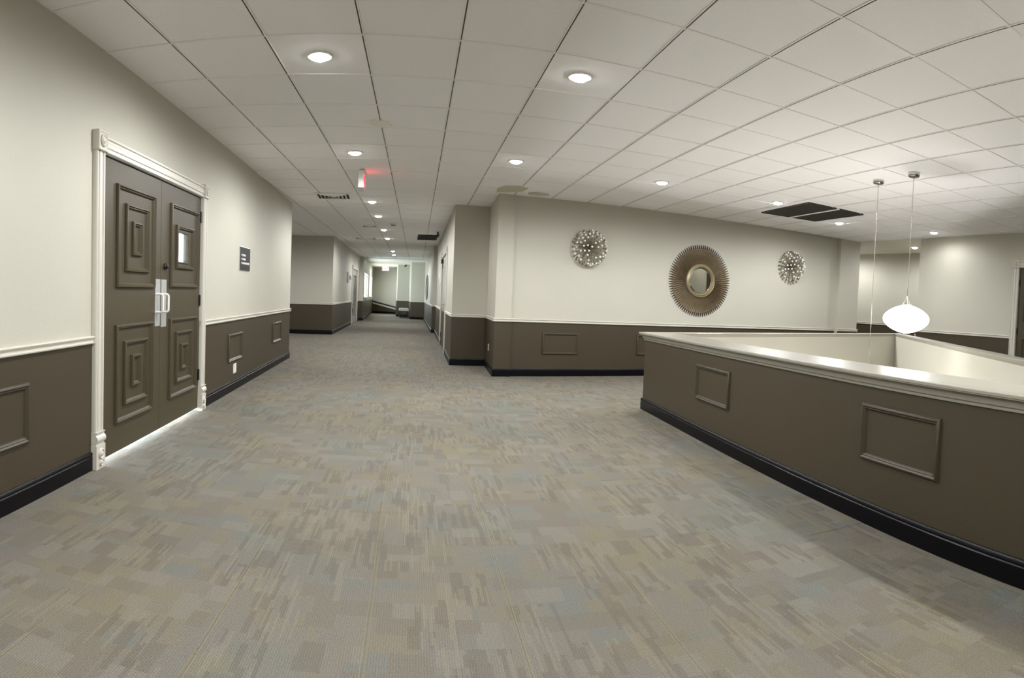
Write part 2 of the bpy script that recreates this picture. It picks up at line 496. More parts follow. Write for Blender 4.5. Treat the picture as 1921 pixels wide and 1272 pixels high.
for q, (dist, c) in enumerate(cellsv):
    if q >= 300: rest.append(c); continue
    o = link('ceiling_tile', tile_me); o.location = (c.x, c.y, random.uniform(0, .0025)); o.parent = ceiling
rb = MB()
for c in rest:
    rb.hexa([(c.x+p.x, c.y+p.y, CZ+.002) for p in q4], [(c.x+p.x, c.y+p.y, CZ+.02) for p in q4])
o = rb.build('ceiling_tile_field', 'tile_white', ceiling); o['kind'] = 'stuff'
# grid bars: runners along the corridor are slotted, cross tees are flat
for a in range(-8, 21):
    js = [j for j in range(-11, 37) if inside(node(a, j+.5)) or inside(node(a+.3, j+.5)) or inside(node(a-.3, j+.5))]
    if not js: continue
    p0, p1 = node(a, min(js)), node(a, max(js)+1)
    mb = MB(); W_ = .0115
    mb.sweep([tuple(p0), tuple(p1)], [(-W_, CZ+.012), (-W_, CZ-.003), (-.004, CZ-.003), (-.004, CZ+.007), (.004, CZ+.007), (.004, CZ-.003), (W_, CZ-.003), (W_, CZ+.012)])
    mb.m[2] = mb.m[3] = mb.m[4] = 1
    mb.build('grid_runner', ['grid_white', 'slot_shade'], ceiling)
for j in range(-10, 36):
    as_ = [a for a in range(-9, 22) if inside(node(a+.5, j)) or inside(node(a+.5, j-.3))]
    if not as_: continue
    p0, p1 = node(min(as_), j), node(max(as_)+1, j)
    mb = MB()
    mb.sweep([tuple(p0), tuple(p1)], [(-.0105, CZ+.010), (-.0105, CZ-.001), (.0105, CZ-.001), (.0105, CZ+.010)])
    mb.build('cross_tee', 'grid_white', ceiling)
# plain painted ceiling beyond the tiles
mb = MB(); mb.box((-2.2, 28.2, CZ-.01), (2.6, 39, CZ+.04)); mb.build('painted_panel', 'drywall', ceiling)
mb = MB(); mb.box((9.40, 8.0, CZ-.004), (13.2, 13.5, CZ+.045)); mb.build('painted_panel', 'drywall', ceiling)
# patched paint on the tiles beside the projecting corner
for k, pts in enumerate(([(1.60, 8.95), (1.68, 8.72), (1.86, 8.66), (2.02, 8.78), (2.00, 9.05), (1.80, 9.2), (1.64, 9.25)],
                         [(2.10, 9.12), (2.22, 9.02), (2.40, 9.08), (2.46, 9.2), (2.30, 9.3), (2.14, 9.26)],
                         [(-.24, 5.86), (-.14, 5.76), (-.02, 5.82), (.02, 5.95), (-.12, 6.0)])):
    mb = MB(); n = len(pts)
    mb.idx([(x, y, CZ-.006) for x, y in pts]+[(x, y, CZ+.004) for x, y in pts],
           [tuple(range(n)), tuple(reversed(range(n, 2*n)))]+[(i, (i+1) % n, n+(i+1) % n, n+i) for i in range(n)])
    mb.build('paint_patch', 'patch_pale' if k == 2 else 'patch_paint', ceiling)

# ------------------------------------------------------------------ walls
dW = lambda y: y-(-4.0)      # s along left wall approx
F_left, L_left = frame2(L0, L1)
sy = lambda y: (y+4.0)*L_left/15.2
D0, D1, DH = 3.785, 5.935, 2.145
wl, FL, _ = wall('wall_left', L0, L1, 'long cream and brown wall holding the double doors', opens=[(sy(D0), sy(D1), 0, DH)], ctx=((0, -4), (-6, 11.6)))
panel(wl, FL, sy(7.015), sy(7.668), .362, .700)
panel(wl, FL, sy(9.61), sy(10.31), .388, .717)
panel(wl, FL, sy(2.20), sy(2.905), .350, .698)
wall('wall_side_near', (LX(11.2), 11.2), (-6, 11.7), 'cream wall turning away into the side hall')
wall('wall_side_end', (-5.9, 11.5), (-5.9, 17.8), 'end wall of the side hall')
wfar, FF, _ = wall('wall_side_far', side_far0, side_far1, 'cream wall facing the camera beyond the left wall', ctx=(None, cl1))
# corridor left wall with a glazed door
Fc, Lc = frame2(side_far1, cl1)
cy = lambda y: (y-side_far1[1])*Lc/(cl1[1]-side_far1[1])
wcl, Fcl, _ = wall('wall_corridor_left', side_far1, cl1, 'corridor wall on the left with the tall glazed door', opens=[(cy(23.75), cy(26.0), 0, 2.15)], ctx=(side_far0, pier_l))
wall('wall_corridor_pier', cl1, pier_l, 'narrow pier facing the camera before the far windows', ctx=(side_far1, end_l))
Fw, Lw = frame2(pier_l, end_l)
wy = lambda y: (y-pier_l[1])*Lw/(end_l[1]-pier_l[1])
WZ0, WZ1 = 1.04, 2.16
ww, Fww, _ = wall('wall_window', pier_l, end_l, 'far corridor wall with two bright windows', opens=[(wy(28.1), wy(31.7), WZ0, WZ1), (wy(32.9), wy(36.3), WZ0, WZ1)], ctx=(cl1, None), rail=False)
we, Fe, Le = wall('wall_end', end_l, end_r, 'cream wall closing the far end of the corridor', rail=False, wains=False)
mb = MB()   # wainscot that falls away to the right with its sloping white rail
hz = lambda u: .60-.34*u/Le
o_, U_, V_, W_ = Fe
P = lambda u, v, w_: o_+U_*u+V_*v+W_*w_
mb.hexa([P(0, 0, 0), P(Le, 0, 0), P(Le, 0, .01), P(0, 0, .01)], [P(0, hz(0), 0), P(Le, hz(Le), 0), P(Le, hz(Le), .01), P(0, hz(0), .01)])
mb.build('wainscot', 'brown', we)
mb = MB()
mb.hexa([P(0, hz(0), 0), P(Le, hz(Le), 0), P(Le, hz(Le), .05), P(0, hz(0), .05)], [P(0, hz(0)+.07, 0), P(Le, hz(Le)+.07, 0), P(Le, hz(Le)+.07, .05), P(0, hz(0)+.07, .05)])
mb.build('sloping_rail', 'trim', we)
mb = MB()
mb.hexa([P(0, hz(0)+.12, .02), P(Le, hz(Le)+.12, .02), P(Le, hz(Le)+.12, .06), P(0, hz(0)+.12, .06)], [P(0, hz(0)+.18, .02), P(Le, hz(Le)+.18, .02), P(Le, hz(Le)+.18, .06), P(0, hz(0)+.18, .06)])
mb.build('handrail', 'black_metal', we)
wall('wall_end_return', end_r, (.69, 33.6), 'short return wall at the far end', ctx=(end_l, seg_r), rail=False)
wall('wall_end_niche', seg_l, seg_r, 'pale wall section behind the grey bench', rail=False, ctx=(end_r, None))
wall('wall_pillar_side', (1.33, 33.4), pil_l, 'side of the far grey green pillar', rail=False)
mb = wall('wall_pillar', pil_l, pil_r, 'grey green pillar front at the far end of corridor', rail=False, ctx=(seg_r, rc_pier_b))
Fr, Lr = frame2(pil_r, rc_pier_b)
wall('wall_corridor_right_far', pil_r, rc_pier_b, 'corridor wall on the right beyond the small pier', ctx=(pil_l, rc_pier_a))
wall('wall_corridor_right_pier', rc_pier_b, rc_pier_a, 'thin pier edge on the right corridor wall', ctx=(pil_r, bay_c))
Frc, Lrc = frame2(rc_pier_a, bay_c)
ry = lambda y: (rc_pier_a[1]-y)*Lrc/(rc_pier_a[1]-bay_c[1])
RD0, RD1 = 13.05, 15.35
wrc, Frc_, _ = wall('wall_corridor_right', rc_pier_a, bay_c, 'corridor wall on the right with the grey door', opens=[(ry(RD1), ry(RD0), 0, 2.15)], ctx=(rc_pier_b, bay_in))
wall('wall_bay', bay_c, bay_in, 'recessed grey green wall between corridor and corner pier', ctx=(rc_pier_a, pier_c))
wall('wall_bay_return', bay_in, pier_c, 'side face of the projecting corner pier', ctx=(bay_c, pier_e))
wall('wall_corner_pier', pier_c, pier_e, 'slim projecting pier at the left end of mirror wall', ctx=(bay_in, mw0))
wm, Fm, Lm = wall('wall_mirror', mw0, mw1, 'cream wall with the sunburst mirror between two starbursts')
mx = lambda x: (x-mw0[0])*Lm/(mw1[0]-mw0[0])
panel(wm, Fm, mx(2.515), mx(3.137), .354, .704)
panel(wm, Fm, mx(4.20), mx(4.82), .354, .704)
panel(wm, Fm, mx(5.9), mx(6.52), .354, .704)
RZR = .955
wall('wall_column', col0, col1, 'projecting pier at the right end of mirror wall', ctx=(None, (9.47, 13)), thick=.3)
wall('wall_column_side', col1, (9.47, 13.4), 'side of the pier leading into the right alcove', ctx=(col0, None))
wall('wall_alcove_end', (9.3, 13.2), (12.6, 13.2), 'far wall of the right alcove')
wall('wall_alcove', (11.2, 13.4), (11.72, 8.0), 'pale wall at the back of the right alcove', rz=1.0)
wall('wall_alcove_near', (12.2, 8.02), rw_c, 'near wall of the right alcove', ctx=(None, rw_e))
Frw, Lrw = frame2(rw_c, rw_e)
rwy = lambda y: (rw_c[1]-y)*Lrw/(rw_c[1]-rw_e[1])
GD0, GD1 = 5.62, 4.62
wr, FR, _ = wall('wall_right', rw_c, rw_e, 'grey lit wall on the far right with a dark door', opens=[(rwy(GD0), rwy(GD1), 0, 2.215)], ctx=((12.2, 8.02), None), rz=RZR)
wall('wall_back', (9.2, -3.9), (-2.2, -3.9), 'wall behind the camera')

# ------------------------------------------------------------------ stairwell knee wall
path = [hole[0], hole[1], hole[2], hole[3], hole[4]]
dzs = [0, .036, .022, .0, .0]
pth = [(p[0], p[1], z) for p, z in zip(path, dzs)]
path_cw = list(reversed(path)); pth_cw = list(reversed(pth))   # outside on the left of this travel
KZ = .811
solid_o, solid_i = inset(hole, (.02,)*5), inset(hole, (.09, .09, .09, .09, .30))
mb = MB()
for i in range(5):
    j = (i+1) % 5
    ring = [solid_o[i], solid_o[j], solid_i[j], solid_i[i]]; hz_ = [dzs[i], dzs[j], dzs[j], dzs[i]]
    mb.hexa([(x, y, -2.7) for x, y in ring], [(x, y, KZ+.05+h) for (x, y), h in zip(ring, hz_)])
ws = mb.build('wall_stairwell', 'cream'); tag(ws, 'low knee wall around the stairwell opening with cream inner faces', 'wall', kind='structure')
mb = MB(); mb.sweep(pth, [(-.02, 0), (0, 0), (0, KZ+.01), (-.02, KZ+.01)], closed=True, side=-1); mb.build('wainscot', 'brown', ws)
CAP = [(0, KZ), (.012, KZ), (.014, KZ+.014), (.026, KZ+.022), (.028, KZ+.030), (.034, KZ+.046), (.048, KZ+.060), (.060, KZ+.064), (.060, KZ+.070), (.066, KZ+.072), (.066, KZ+.086), (.062, KZ+.090), (-.095, KZ+.090), (-.10, KZ+.086), (-.10, KZ+.060), (-.09, KZ+.04)]
mb = MB(); mb.sweep(pth, CAP, closed=True, side=-1); mb.build('cap', 'cap_paint', ws, smooth=35)
cap_i = inset(hole, (.10, .10, .10, .10, .355))     # broad ledge on the near side
mb = MB(); led = [hole[4], hole[0], cap_i[0], cap_i[4]]
mb.hexa([(x, y, KZ+.060) for x, y in led], [(x, y, KZ+.0905) for x, y in led]); mb.build('ledge', 'cap_paint', ws)
mb = MB(); mb.sweep([p[:2] for p in pth], [(o*1.1, z*1.04) for o, z in BASE], closed=True, side=-1); mb.build('baseboard', 'black_base', ws, smooth=35)
Fk, Lk = frame2(hole[4], hole[0])
Fk = (Fk[0], Fk[1], Fk[2], -Fk[3])
kyy = lambda y: (y+2.0)*Lk/8.58
for a, b in ((4.376, 5.062), (1.983, 2.628), (-.6, .05)):
    mb = MB(); mb.ring(Fk, kyy(a), kyy(b), .365 if a > 3 else .372, .695 if a > 3 else .709, PANEL); mb.build('panel_molding', 'brown', ws, smooth=40)
mb = MB(); mb.box((1.8, -2.4, -2.8), (8.8, 7.9, -2.7)); lf = mb.build('floor_lower', 'concrete')
tag(lf, 'floor of the level below the stairwell opening', 'floor', kind='structure')

# ------------------------------------------------------------------ doors
def leaf_panels(parent, F, rects, m='door_paint', w0=0.0):
    G = (F[0]+F[3]*w0, F[1], F[2], F[3])
    for u0, u1, v0, v1 in rects:
        mb = MB(); mb.ring(G, u0, u1, v0, v1, [(0, 0), (0, .010), (.006, .022), (.015, .025), (.022, .014), (.026, .016), (.034, .008), (.037, 0)])
        mb.build('panel_molding', m, parent, smooth=40)
def slab_with_hole(mb, F, u0, u1, v0, v1, w0, w1, h=None):
    if h is None: mb.fbox(F, u0, u1, v0, v1, w0, w1); return
    a, b, c, d = h
    mb.fbox(F, u0, a, v0, v1, w0, w1); mb.fbox(F, b, u1, v0, v1, w0, w1)
    mb.fbox(F, a, b, v0, c, w0, w1); mb.fbox(F, a, b, d, v1, w0, w1)
def rosette(parent, F, u, v, r, w0, name='rosette', m='trim'):
    ax = (F[0]+F[1]*u+F[2]*v+F[3]*w0, F[1], F[2], F[3])
    mb = MB(); mb.lathe([(r, 0), (r, .008), (r*.86, .013), (r*.72, .008), (r*.55, .005), (r*.42, .012), (r*.2, .016), (0, .017)], 24, axis=ax)
    return mb.build(name, m, parent, smooth=45)
def casing(parent, F, u0, u1, head, wd=.118, proud=.036, plinth=True):
    """fluted casing around an opening u0..u1 x 0..head, with corner blocks, rosettes and plinth blocks"""
    prof = [(0, 0), (0, proud*.75), (.006, proud), (.016, proud), (.022, proud*.72), (.034, proud*.72), (.040, proud*.95), (.056, proud), (.072, proud*.95), (.078, proud*.72), (.092, proud*.72), (.098, proud), (wd-.006, proud), (wd, proud*.75), (wd, 0)]
    o, U, Vv, W = F
    ph = .255 if plinth else 0
    for ua in (u0-wd, u1):
        mb = MB()
        for i in range(len(prof)-1):
            (a, h0), (b, h1) = prof[i], prof[i+1]
            mb.face([o+U*(ua+a)+Vv*ph+W*h0, o+U*(ua+b)+Vv*ph+W*h1, o+U*(ua+b)+Vv*head+W*h1, o+U*(ua+a)+Vv*head+W*h0])
        mb.build('side_casing', 'trim', parent, smooth=30)
        if plinth:
            mb = MB()
            mb.fbox(F, ua-.006, ua+wd+.006, 0, .165, 0, proud+.012)
            mb.fbox(F, ua-.002, ua+wd+.002, .165, .178, 0, proud+.004)
            n = 8
            pts = [(.178, proud+.004), (.19, proud+.016), (.205, proud+.02), (.22, proud+.016), (.232, proud+.004), (.24, proud), (.246, proud+.010), (.255, proud+.012)]
            for i in range(len(pts)-1):
                (va, wa), (vb, wb) = pts[i], pts[i+1]
                A = [o+U*(ua-.003)+Vv*va, o+U*(ua+wd+.003)+Vv*va, o+U*(ua+wd+.003)+Vv*va+W*wa, o+U*(ua-.003)+Vv*va+W*wa]
                B = [o+U*(ua-.003)+Vv*vb, o+U*(ua+wd+.003)+Vv*vb, o+U*(ua+wd+.003)+Vv*vb+W*wb, o+U*(ua-.003)+Vv*vb+W*wb]
                mb.hexa(A, B)
            pb = mb.build('plinth_block', 'trim', parent, smooth=35)
            rosette(pb, F, ua+wd/2, .105, .036, proud+.012)
            rosette(pb, F, ua+wd/2, .045, .024, proud+.012)
        mb = MB(); mb.fbox(F, ua-.006, ua+wd+.006, head, head+wd+.014, 0, proud+.012)
        mb.ring((o+W*(proud+.012), U, Vv, W), ua-.006, ua+wd+.006, head, head+wd+.014, [(0, 0), (.004, .004), (.012, .004), (.016, 0)])
        cb = mb.build('corner_block', 'trim', parent)
        rosette(cb, F, ua+wd/2, head+wd/2+.007, .042, proud+.012)
    mb = MB()
    for i in range(len(prof)-1):
        (a, h0), (b, h1) = prof[i], prof[i+1]
        mb.face([o+U*u0+Vv*(head+a)+W*h0, o+U*u1+Vv*(head+a)+W*h0, o+U*u1+Vv*(head+b)+W*h1, o+U*u0+Vv*(head+b)+W*h1])
    mb.build('head_casing', 'trim', parent, smooth=30)
    mb = MB()      # jamb lining through the wall
    mb.fbox(F, u0-.02, u0, 0, head+.02, -.14, .002); mb.fbox(F, u1, u1+.02, 0, head+.02, -.14, .002); mb.fbox(F, u0, u1, head, head+.02, -.14, .002)
    mb.build('jamb', 'trim', parent)
def hinge(parent, F, u, v, w0, m='nickel'):
    mb = MB(); mb.fbox(F, u-.016, u+.016, v-.055, v+.055, w0, w0+.004)
    a = F[0]+F[1]*u+F[3]*(w0+.008)
    for k in range(3): mb.tube([a+F[2]*(v-.055+k*.037), a+F[2]*(v-.055+k*.037+.035)], .008, 8)
    mb.build('hinge', m, parent, smooth=40)
def locO(F, u): p = F[0]+F[1]*u; return (p.x, p.y, 0)

# door_1: the olive brown double doors
d1 = thing('door_1', 'olive brown panelled double doors in a white fluted casing', 'door', locO(FL, sy(4.87)), kind='structure')
casing(d1, FL, sy(D0), sy(D1), DH)
mid = sy(4.885)
GLZ = (sy(5.290), sy(5.548), 1.478, 1.742)
for k in range(2):
    u0, u1 = (sy(D0)+.004, mid-.003) if k == 0 else (mid+.003, sy(D1)-.004)
    mb = MB(); slab_with_hole(mb, FL, u0, u1, .030, DH-.006, -.045, 0, None if k == 0 else GLZ)
    lf_ = mb.build('door_leaf', 'door_paint', d1)
    lf_['label'] = 'leaf without a window, nearer the camera' if k == 0 else 'leaf with the small lit window'
    if k == 0:
        R = [(4.02, 4.733, 1.235, 1.981), (4.168, 4.596, 1.354, 1.857), (4.290, 4.462, 1.478, 1.736), (4.014, 4.704, .240, .966), (4.157, 4.592, .357, .841), (4.290, 4.455, .481, .727)]
    else:
        R = [(5.090, 5.852, 1.242, 1.982), (5.237, 5.714, 1.412, 1.808), (5.090, 5.830, .250, .968), (5.250, 5.685, .372, .845), (5.384, 5.554, .483, .724)]
    leaf_panels(lf_, FL, [(sy(a), sy(b), c, d) for a, b, c, d in R])
    if k == 1:
        mb = MB(); mb.ring(FL, GLZ[0]-.012, GLZ[1]+.012, GLZ[2]-.012, GLZ[3]+.012, [(0, 0), (0, .006), (.006, .010), (.014, .006), (.016, -.02)]); mb.build('glazing_bead', 'door_paint', lf_, smooth=40)
        mb = MB(); mb.fbox(FL, GLZ[0], GLZ[1], GLZ[2], GLZ[3], -.026, -.020); mb.build('glass_pane', 'glass', lf_)
    # pull plate with bent handle
    pa, pb = (sy(4.766), sy(4.876)) if k == 0 else (sy(4.900), sy(5.020))
    z0, z1 = (.918, 1.312) if k == 0 else (.905, 1.31)
    mb = MB(); mb.fbox(FL, pa, pb, z0, z1, 0, .003)
    for uu in (pa+.02, pb-.02):
        for zz in (z0+.025, z1-.025):
            ax = (FL[0]+FL[1]*uu+FL[2]*zz+FL[3]*.003, FL[1], FL[2], FL[3]); mb.lathe([(.006, 0), (.005, .003), (0, .004)], 8, axis=ax)
    mb.build('pull_plate', 'steel', lf_)
    hu = pa+.018 if k == 0 else pa+.012
    B = lambda z, w_: FL[0]+FL[1]*hu+FL[2]*z+FL[3]*w_
    mb = MB(); pts = [B(1.035, .002), B(1.035, .045)]
    for q in range(5):
        t = q/4*math.pi/2; pts.append(B(1.055-.02*math.cos(t), .045+.02*math.sin(t)))
    for q in range(5):
        t = q/4*math.pi/2; pts.append(B(1.165+.02*math.sin(t), .045+.02*math.cos(t)))
    pts += [B(1.185, .045), B(1.185, .002)]
    mb.tube(pts, .0095, 10); mb.build('pull_handle', 'white_plastic', lf_, smooth=60)
    for z in (1.95, 1.12, .37):
        hinge(lf_, FL, sy(D0)+.012 if k == 0 else sy(D1)-.012, z, .001, 'nickel' if k == 0 else 'black_metal')
    if k == 1:
        ax = (FL[0]+FL[1]*sy(4.975)+FL[2]*1.422, FL[1], FL[2], FL[3])
        mb = MB(); mb.lathe([(.028, 0), (.028, .012), (.022, .02), (.019, .02), (.019, .032), (.012, .036), (0, .036)], 18, axis=ax); mb.build('deadbolt', 'black_metal', lf_, smooth=40)
# bright room behind the doors
mb = MB()
mb.box((-5.2, 2.6, 0), (-5.1, 7.4, 2.8)); mb.box((-5.1, 2.5, 0), (-2.05, 2.6, 2.8)); mb.box((-5.1, 7.4, 0), (-2.05, 7.5, 2.8)); mb.box((-5.2, 2.5, 2.8), (-2.03, 7.5, 2.9))
o = mb.build('wall_office', 'office_wall'); tag(o, 'white walls of the lit room behind the double doors', 'wall', kind='structure')

# door_2: far glazed door on the left of the corridor
u0, u1 = cy(23.75), cy(26.0)
d2 = thing('door_2', 'tall dark glazed door in pale casing far down the corridor', 'door', locO(Fcl, (u0+u1)/2), kind='structure')
casing(d2, Fcl, u0, u1, 2.15, plinth=False)
mb = MB(); slab_with_hole(mb, Fcl, u0, u1, .01, 2.15, -.07, -.03, (u0+.12, u1-.12, .26, 2.03)); lf_ = mb.build('door_leaf', 'grey_door', d2)
mb = MB(); mb.fbox(Fcl, u0+.12, u1-.12, .26, 2.03, -.055, -.045); mb.build('glass_pane', 'dark_glass', lf_)
mb = MB(); mb.fbox(Fcl, u0, u1, 1.92, 2.15, -.03, -.012); mb.build('transom', 'grey_door', lf_)
mb = MB(); a = Fcl[0]+Fcl[1]*(u1-.2); mb.tube([a+V3(0, 0, .8)+Fcl[3]*.02, a+V3(0, 0, 1.5)+Fcl[3]*.02], .02); mb.build('pull_bar', 'steel', lf_, smooth=50)
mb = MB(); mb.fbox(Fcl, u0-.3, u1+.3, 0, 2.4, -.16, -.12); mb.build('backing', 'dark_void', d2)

# door_3: grey door on the right of the corridor
u0, u1 = ry(RD1), ry(RD0)
d3 = thing('door_3', 'flush grey door with lever handle in the right corridor wall', 'door', locO(Frc_, (u0+u1)/2), kind='structure')
casing(d3, Frc_, u0, u1, 2.15, wd=.11, proud=.03, plinth=False)
mb = MB(); mb.fbox(Frc_, u0, u1, RZ, 2.15, -.06, -.004); lf_ = mb.build('door_leaf', 'grey_door', d3)
mb = MB(); mb.fbox(Frc_, u0, u1, .012, RZ, -.06, -.002); mb.build('lower_panel', 'brown', lf_)
for z in (1.95, .25): hinge(lf_, Frc_, u0+.04, z, 0, 'black_metal')
mb = MB(); mb.fbox(Frc_, u0+.02, u0+.22, 2.02, 2.12, -.004, .05); mb.build('door_closer', 'black_metal', lf_)
mb = MB(); mb.fbox(Frc_, u1-.30, u1-.12, .95, 1.17, -.004, .01); a = Frc_[0]+Frc_[1]*(u1-.2)+V3(0, 0, 1.06)
mb.tube([a, a+Frc_[3]*.06, a+Frc_[3]*.07-Frc_[1]*.22], .016); mb.build('lever_handle', 'nickel', lf_, smooth=50)

# door_4: dark door at the far right
u0, u1 = rwy(GD0), rwy(GD1)
d4 = thing('door_4', 'dark panelled door at the right edge in pale casing', 'door', locO(FR, (u0+u1)/2), kind='structure')
casing(d4, FR, u0, u1, 2.215, wd=.13)
mid = (u0+u1)/2
for a, b in ((u0+.004, u1-.004),):
    mb = MB(); mb.fbox(FR, a, b, .02, 2.21, -.045, -.005); lf_ = mb.build('door_leaf', 'door_paint', d4)
    leaf_panels(lf_, FR, [(a+.12, b-.12, 1.26, 2.05), (a+.24, b-.24, 1.40, 1.91), (a+.12, b-.12, .25, .99), (a+.24, b-.24, .38, .86)], w0=-.005)
    for z in (1.95, 1.1, .3): hinge(lf_, FR, a+.012 if a < mid-.2 else b-.012, z, -.004, 'black_metal')

# ------------------------------------------------------------------ windows at the far end
for k, (a, b) in enumerate(((28.1, 31.7), (32.9, 36.3))):
    u0, u1 = wy(a), wy(b)
    w_ = thing('window_%d' % (k+1), ('nearer', 'farther')[k]+' of the two bright daylit windows at the end of corridor', 'window', locO(Fww, (u0+u1)/2), kind='structure')
    mb = MB(); mb.ring(Fww, u0-.06, u1+.06, WZ0-.05, WZ1+.05, [(0, 0), (0, .02), (.05, .02), (.06, .01), (.06, -.1)]); mb.build('window_frame', 'trim', w_)
    n = 3
    for q in range(n):
        ua, ub = u0+(u1-u0)*q/n, u0+(u1-u0)*(q+1)/n
        mb = MB(); mb.fbox(Fww, ua+.03, ub-.03, WZ0+.02, WZ1-.02, -.11, -.10); mb.build('glass_pane', 'day_glass', w_)
    for q in range(1, n):
        uu = u0+(u1-u0)*q/n; mb = MB(); mb.fbox(Fww, uu-.03, uu+.03, WZ0, WZ1, -.12, -.06); mb.build('mullion', 'trim', w_)
    mb = MB(); mb.fbox(Fww, u0-.08, u1+.08, WZ0-.06, WZ0, -.1, .08); mb.build('window_sill', 'trim', w_)

# ------------------------------------------------------------------ lights
def downlight(x, y, label, watt=DOWNLIGHT_W, spread=180, z=CZ):
    r = thing('recessed_downlight', label, 'ceiling light', (x, y, z), 'recessed downlights in the ceiling')
    for nm, prof, m in (('trim_ring', [(.070, -.004), (.078, -.010), (.088, -.009), (.094, -.003), (.094, .003), (.066, .003), (.066, -.004), (.070, -.004)], 'white_plastic'),
                        ('lens', [(0, -.034), (.024, -.032), (.046, -.025), (.062, -.013), (.069, -.002), (.069, .001)], 'lens')):
        key = 'dl_'+nm
        if key not in SHARED:
            mb = MB(); mb.lathe(prof, 20); SHARED[key] = mb.mesh(nm, m, smooth=50)
        o = bpy.data.objects.new(nm, SHARED[key]); C.objects.link(o); o.parent = r
    key = 'lamp_%g_%g' % (watt, spread)
    if key not in SHARED:
        ld = bpy.data.lights.new('lamp', 'SPOT'); ld.shadow_soft_size = .06; ld.energy = watt; ld.color = (.975, .988, 1); ld.spot_size = math.radians(spread); ld.spot_blend = .52
        SHARED[key] = ld
    l = bpy.data.objects.new('lamp', SHARED[key]); C.objects.link(l); l.parent = r; l.location = (0, 0, -.042)
SHARED = {}
COR = [(-.489, 4.243), (-.387, 7.117), (-.267, 10.862), (-.174, 12.844), (-.067, 15.591), (.039, 17.954), (.266, 23.25), (.34, 25.45)]
names = ['nearest recessed downlight above the double doors, largest in the left row', 'second recessed downlight of the corridor row, in front of the exit sign',
         'third recessed downlight of the corridor row, just past the exit sign', 'fourth recessed downlight down the corridor row', 'fifth recessed downlight down the corridor row, past the smoke detector',
         'sixth recessed downlight down the corridor row', 'seventh recessed downlight deep in the corridor', 'last recessed downlight deep in the corridor by the pale ceiling']
for (x, y), n in zip(COR, names): downlight(x, y, n)
HALL = [(1.325, 4.258, 'nearest recessed downlight at upper centre of the hall ceiling'), (1.476, 7.108, 'recessed downlight just in front of the projecting corner pier'),
        (3.466, 7.335, 'recessed downlight above the left starburst and sunburst mirror'), (5.403, 7.414, 'recessed downlight left of the dark ceiling grilles'),
        (7.258, 8.099, 'recessed downlight right behind the dark ceiling grilles'), (8.836, 7.228, 'recessed downlight beside the grey right wall'),
        (10.571, 9.186, 'recessed downlight in the pale alcove ceiling at right')]
for x, y, n in HALL:
    if 'alcove' in n: downlight(x, y, n, 60)          # wide flood
    elif 'right wall' in n: downlight(x, y, n, 20)         # dimmed accent close to the wall
    else: downlight(x, y, n)
for x, y, n in [(-.58, 1.40, 'left row, first'), (-.66, -1.45, 'left row, second'), (1.12, -1.45, 'second row, second'),
                (8.55, 4.35, 'right wall, first'), (8.35, 1.45, 'right wall, second'), (3.30, 1.42, 'above the stairwell end'), (3.22, -1.45, 'past the stairwell end')]:
    downlight(x, y, 'recessed downlight behind or beside the camera, '+n, 24 if 'right wall' in n else 150 if 'above' in n else DOWNLIGHT_W)
downlight(-3.6, 14.6, 'recessed downlight hidden in the side hall')
downlight(10.35, 11.7, 'added downlight out of sight, brightening the right alcove wall', 75)  # unseen lamp added to brighten the alcove's back wall
downlight(.1, 35.0, 'added downlight brightening the far end of corridor', 90)  # made-up lamp, added to lift the dark corridor end

# daylight in the room behind the double doors
ld = bpy.data.lights.new('office_daylight', 'AREA'); ld.shape = 'RECTANGLE'; ld.size = 1.9; ld.size_y = 3.6; ld.energy = 900; ld.color = (.80, .90, 1)
l = bpy.data.objects.new('office_daylight', ld); C.objects.link(l); l.location = (-5.0, 4.9, 1.0); l.rotation_euler = (0, math.radians(-90), 0)

def pendant(x, y, zc, label, shade='globe_shade'):
    r = thing('pendant_lamp', label, 'pendant lamp', (x, y, CZ), 'pendants over the stairwell')
    mb = MB(); mb.lathe([(.066, 0), (.068, -.012), (.066, -.034), (.056, -.044), (.012, -.046), (.008, -.060), (0, -.060)], 28, (x, y, CZ)); mb.build('canopy', 'chrome', r, smooth=40)
    top = zc+.158
    mb = MB(); mb.tube([(x, y, CZ-.05), (x, y, top+.075)], .0035, 8); mb.build('cord', 'nickel', r, smooth=60)
    mb = MB()
    for q in range(3):
        t = q*2*math.pi/3+.5; mb.tube([(x, y, top+.085), (x+.055*math.cos(t), y+.055*math.sin(t), top-.006)], .0022, 6)
    mb.lathe([(.006, .07), (.010, .08), (.006, .10), (0, .10)], 10, (x, y, top)); mb.build('hanger', 'steel', r)
    # lens shaped shade, a wide flattened spheroid drawn to a soft rim, open at the top
    prof = []
    n = 22
    for q in range(n+1):
        t = -math.pi/2+math.pi*q/n
        rr = .258*(abs(math.cos(t))**.92); zz = .160*math.sin(t)*(1-.22*abs(math.cos(t)))
        if q == 0: rr = 0
        if q == n: rr = .05
        prof.append((max(rr, 0), zz))
    mb = MB(); mb.lathe(prof[:-1]+[(.05, .158)], 40, (x, y, zc)); gl = mb.build('shade', shade, r, smooth=80)
    # fine wire web wrapped over the shade
    rng = random.Random(int(x*100))
    for q in range(9):
        t0 = rng.uniform(0, 6.28); pts = []
        sp = rng.uniform(.5, 1.3)*rng.choice((-1, 1)); f0, f1 = rng.uniform(-1.1, -.3), rng.uniform(.3, 1.1)
        for k in range(9):
            s_ = f0+(f1-f0)*k/8; a_ = t0+sp*k/8
            rr = .258*(math.cos(s_)**.92)+.001; zz = .160*math.sin(s_)*(1-.22*math.cos(s_))
            pts.append((x+rr*math.cos(a_), y+rr*math.sin(a_), zc+zz))
        mb = MB(); mb.tube(pts, .0011, 5); mb.build('wire', 'white_plastic', gl)
